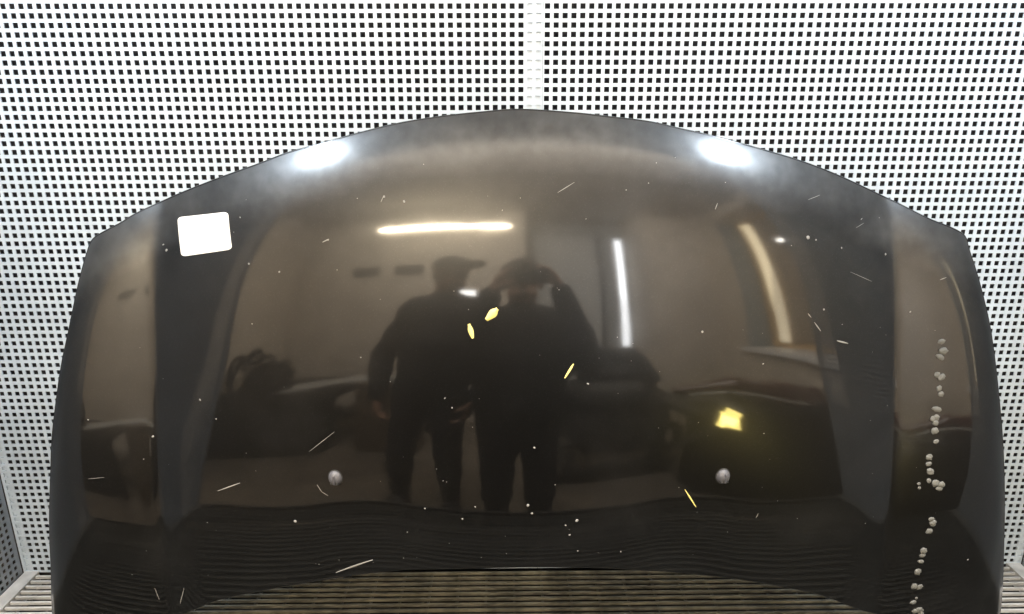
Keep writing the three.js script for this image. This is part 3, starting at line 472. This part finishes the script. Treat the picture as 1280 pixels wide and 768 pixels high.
function handList(w, dir, palm, curl, spread = 1) {     // wrist, direction of the fingers, palm normal, curl of the fingers
  const D = new THREE.Vector3(...dir).normalize(), N = new THREE.Vector3(...palm).addScaledVector(D, -D.dot(new THREE.Vector3(...palm))).normalize(), S = D.clone().cross(N), W = new THREE.Vector3(...w), out = [];
  const pt = (d, s, n) => W.clone().addScaledVector(D, d).addScaledVector(S, s).addScaledVector(N, n);
  const cap = (a, ra, b, rb) => out.push([a.x, a.y, a.z, ra, b.x, b.y, b.z, rb]);
  for (const s of [-.026, -.009, .009, .026]) cap(pt(.005, s * .55, 0), .017, pt(.085, s, 0), .013);
  [[-.030, .060], [-.010, .074], [.011, .080], [.031, .070]].forEach(([s, l]) => {
    let a = pt(.088, s, 0), ang = curl * .5; let d = .088, n = 0;
    for (const [part, r0, r1] of [[.46, .0095, .0088], [.31, .0088, .0080], [.23, .0080, .0068]]) { d += Math.cos(ang) * l * part; n += Math.sin(ang) * l * part; const b = pt(d, s * spread, n); cap(a, r0, b, r1); a = b; ang += curl * .8; }
  });
  cap(pt(.022, .022, .004), .014, pt(.056, .054, .018), .0105); cap(pt(.056, .054, .018), .0105, pt(.082, .062, .034 + .012 * curl), .0085);
  return out;
}
function headGeo(c, turn, tilt = 0) {
  const L = [[0, .045, .012, .083, 0, .05, -.012, .080], [0, -.01, -.03, .066, 0, -.065, -.052, .036], [0, -.088, -.062, .022, 0, -.075, -.045, .034], [-.03, -.06, -.03, .034, .03, -.06, -.03, .034],
    [0, .012, -.092, .009, 0, -.022, -.108, .012], [-.012, -.026, -.098, .008, .012, -.026, -.098, .008], [-.036, .022, -.076, .012, .036, .022, -.076, .012], [-.02, -.054, -.086, .008, .02, -.054, -.086, .008], [-.018, -.064, -.084, .008, .018, -.064, -.084, .008],
    [-.083, .012, .012, .011, -.080, -.028, .004, .009], [.083, .012, .012, .011, .080, -.028, .004, .009], [0, -.04, .02, .058, 0, -.13, .035, .057]];
  return solid(L, .018, .0062).rotateX(tilt).rotateY(turn).translate(...c);
}
function person(name, label, base, o) {
  const t = thing(name, label, 'person', base);
  const J = o.joints, arms = [], legs = [], torso = [];
  for (const s of ['l', 'r']) {
    const a = J['shoulder_' + s], e = J['elbow_' + s], w = J['wrist_' + s], h = J['hip_' + s], k = J['knee_' + s], f = J['ankle_' + s];
    arms.push([...a, .056, ...lerp3(a, e, .5), .050], [...lerp3(a, e, .5), .050, ...e, .041], [...e, .042, ...lerp3(e, w, .35), .041], [...lerp3(e, w, .35), .041, ...w, .027]);
    legs.push([...h, .092, ...k, .060], [...k, .058, ...lerp3(k, f, .35), .058], [...lerp3(k, f, .35), .058, ...f, .040]);
    torso.push([...lerp3(J.neck, a, .35), .062, ...a, .058], [...lerp3(J.neck, a, .75), .085, ...lerp3(J.pelvis, h, .8), .088]);
  }
  torso.push([...lerp3(J.neck, J.pelvis, .12), .095, ...lerp3(J.neck, J.pelvis, .5), .115], [...lerp3(J.neck, J.pelvis, .5), .115, ...J.pelvis, .105]);
  const neck = [[...J.neck, .062, ...lerp3(J.neck, J.head, .6), .057]];
  const parts = [solid([...arms, ...legs, ...torso, ...neck], .03, .016), headGeo(J.head, o.turn, o.tilt)];
  for (const s of ['l', 'r']) { const w = J['wrist_' + s]; parts.push(solid([[...lerp3(J['elbow_' + s], w, .9), .029, ...w, .026], ...handList(w, o['hand_' + s], o['palm_' + s], o['curl_' + s])], .008, .004)); }
  const body = mesh('body', parts, M.skin, t);
  const eye = new THREE.SphereGeometry(.0115, 12, 8);
  for (const s of [-1, 1]) { const e = mesh('eye', eye, M.eyewhite, t); e.position.copy(new THREE.Vector3(s * .032, .004, -.079).applyAxisAngle(new THREE.Vector3(1, 0, 0), o.tilt ?? 0).applyAxisAngle(new THREE.Vector3(0, 1, 0), o.turn)).add(new THREE.Vector3(...J.head)); }
  const hem = []; for (const s of ['l', 'r']) hem.push([...J['hip_' + s], .09, ...lerp3(J['hip_' + s], J['knee_' + s], .12), .088]);
  mesh('jacket', solid([...arms.map((a) => a.slice()), ...torso, ...hem, [...J.neck, .066, ...lerp3(J.neck, J.head, .15), .064]], .035, .015, .014), o.jacket, t);
  mesh('trousers', solid([...legs, [...lerp3(J.neck, J.pelvis, .8), .1, ...J.pelvis, .108]], .03, .016, .012), o.trousers, t);
  for (const s of ['l', 'r']) { const f = J['ankle_' + s]; mesh('shoe', solid([[f[0], .06, f[2] + .02, .048, f[0], .05, f[2] - .04, .048], [f[0], .045, f[2] - .04, .045, f[0], .038, f[2] - .16, .036], [f[0], .03, f[2] + .045, .03, f[0], .03, f[2] - .16, .03]], .02, .011), M.black, t); }
  return t;
}
{
  const J = { head: [.105, 1.635, 0], neck: [.085, 1.455, .02], pelvis: [.01, .97, .02], shoulder_l: [-.085, 1.385, .02], shoulder_r: [.255, 1.385, .02], elbow_l: [-.255, 1.12, .05], elbow_r: [.32, 1.11, .06], wrist_l: [-.255, .86, -.03], wrist_r: [.25, .90, -.12], hip_l: [-.085, .90, .02], hip_r: [.095, .90, .02], knee_l: [-.165, .48, -.01], knee_r: [.085, .48, -.01], ankle_l: [-.225, .08, .03], ankle_r: [.075, .08, .03] };
  const t = person('person', 'person in dark jacket and peaked cap standing at left, mirrored in the bonnet', [-.46, FL, 1.42], { joints: J, turn: -1.0, jacket: M.cloth, trousers: M.jeans, hand_l: [.1, -1, -.12], palm_l: [1, 0, .2], curl_l: .5, hand_r: [-.35, -.9, -.35], palm_r: [-1, 0, 0], curl_r: .6 });
  const cap = new THREE.SphereGeometry(.098, 28, 14, 0, Math.PI * 2, 0, Math.PI * .5).scale(1, .92, 1.12);
  const c = mesh('cap', cap, M.cloth2, t); c.position.set(J.head[0], J.head[1] + .045, 0); c.rotation.y = -1.0;
  const br = mesh('brim', new THREE.SphereGeometry(.075, 24, 10).scale(1.1, .09, 1), M.cloth2, c); br.position.set(0, .004, -.135); br.rotation.x = .12;
  const H = mesh('hair', solid([[-.055, -.01, .03, .035, .055, -.01, .03, .035], [0, .01, .05, .05, 0, -.03, .055, .035]], .02, .008), M.hair, t); H.position.set(...J.head); H.rotation.y = -1.0;
}
{
  const J = { head: [.0, 1.535, .02], neck: [0, 1.36, .04], pelvis: [-.02, .93, .03], shoulder_l: [-.175, 1.30, .04], shoulder_r: [.175, 1.30, .04], elbow_l: [-.235, 1.09, -.11], elbow_r: [.25, 1.15, -.09], wrist_l: [-.115, 1.44, -.20], wrist_r: [.135, 1.455, -.195], hip_l: [-.10, .87, .03], hip_r: [.07, .87, .03], knee_l: [-.11, .47, .0], knee_r: [.08, .47, .0], ankle_l: [-.12, .08, .04], ankle_r: [.09, .08, .04] };
  const t = person('person', 'person in dark clothes holding a phone to the face, mirrored in mid bonnet', [.0, FL, 1.22], { joints: J, turn: 0, jacket: M.cloth2, trousers: M.jeans, hand_l: [.35, .92, -.02], palm_l: [.8, -.25, .25], curl_l: .75, hand_r: [-.3, .95, -.02], palm_r: [-.8, -.25, .25], curl_r: .75 });
  const h = mesh('hair', solid([[0, .075, -.022, .070, 0, .06, .045, .080], [-.05, .06, -.01, .052, .05, .06, -.01, .052], [0, .0, .065, .062, 0, -.05, .06, .045], [-.075, .03, .02, .025, .075, .03, .02, .025]], .03, .01), M.hair, t); h.position.set(...J.head);
  const p = thing('phone', 'black phone held up sideways by the person mirrored in the bonnet', 'phone', [.018, .742, .994]);
  mesh('case', box(.150, .074, .0085, 0, 0, 0, .004), M.black, p);
  mesh('screen', box(.140, .066, .001, 0, 0, .0046), M.glass, p);
}
renderer.render(scene, camera);
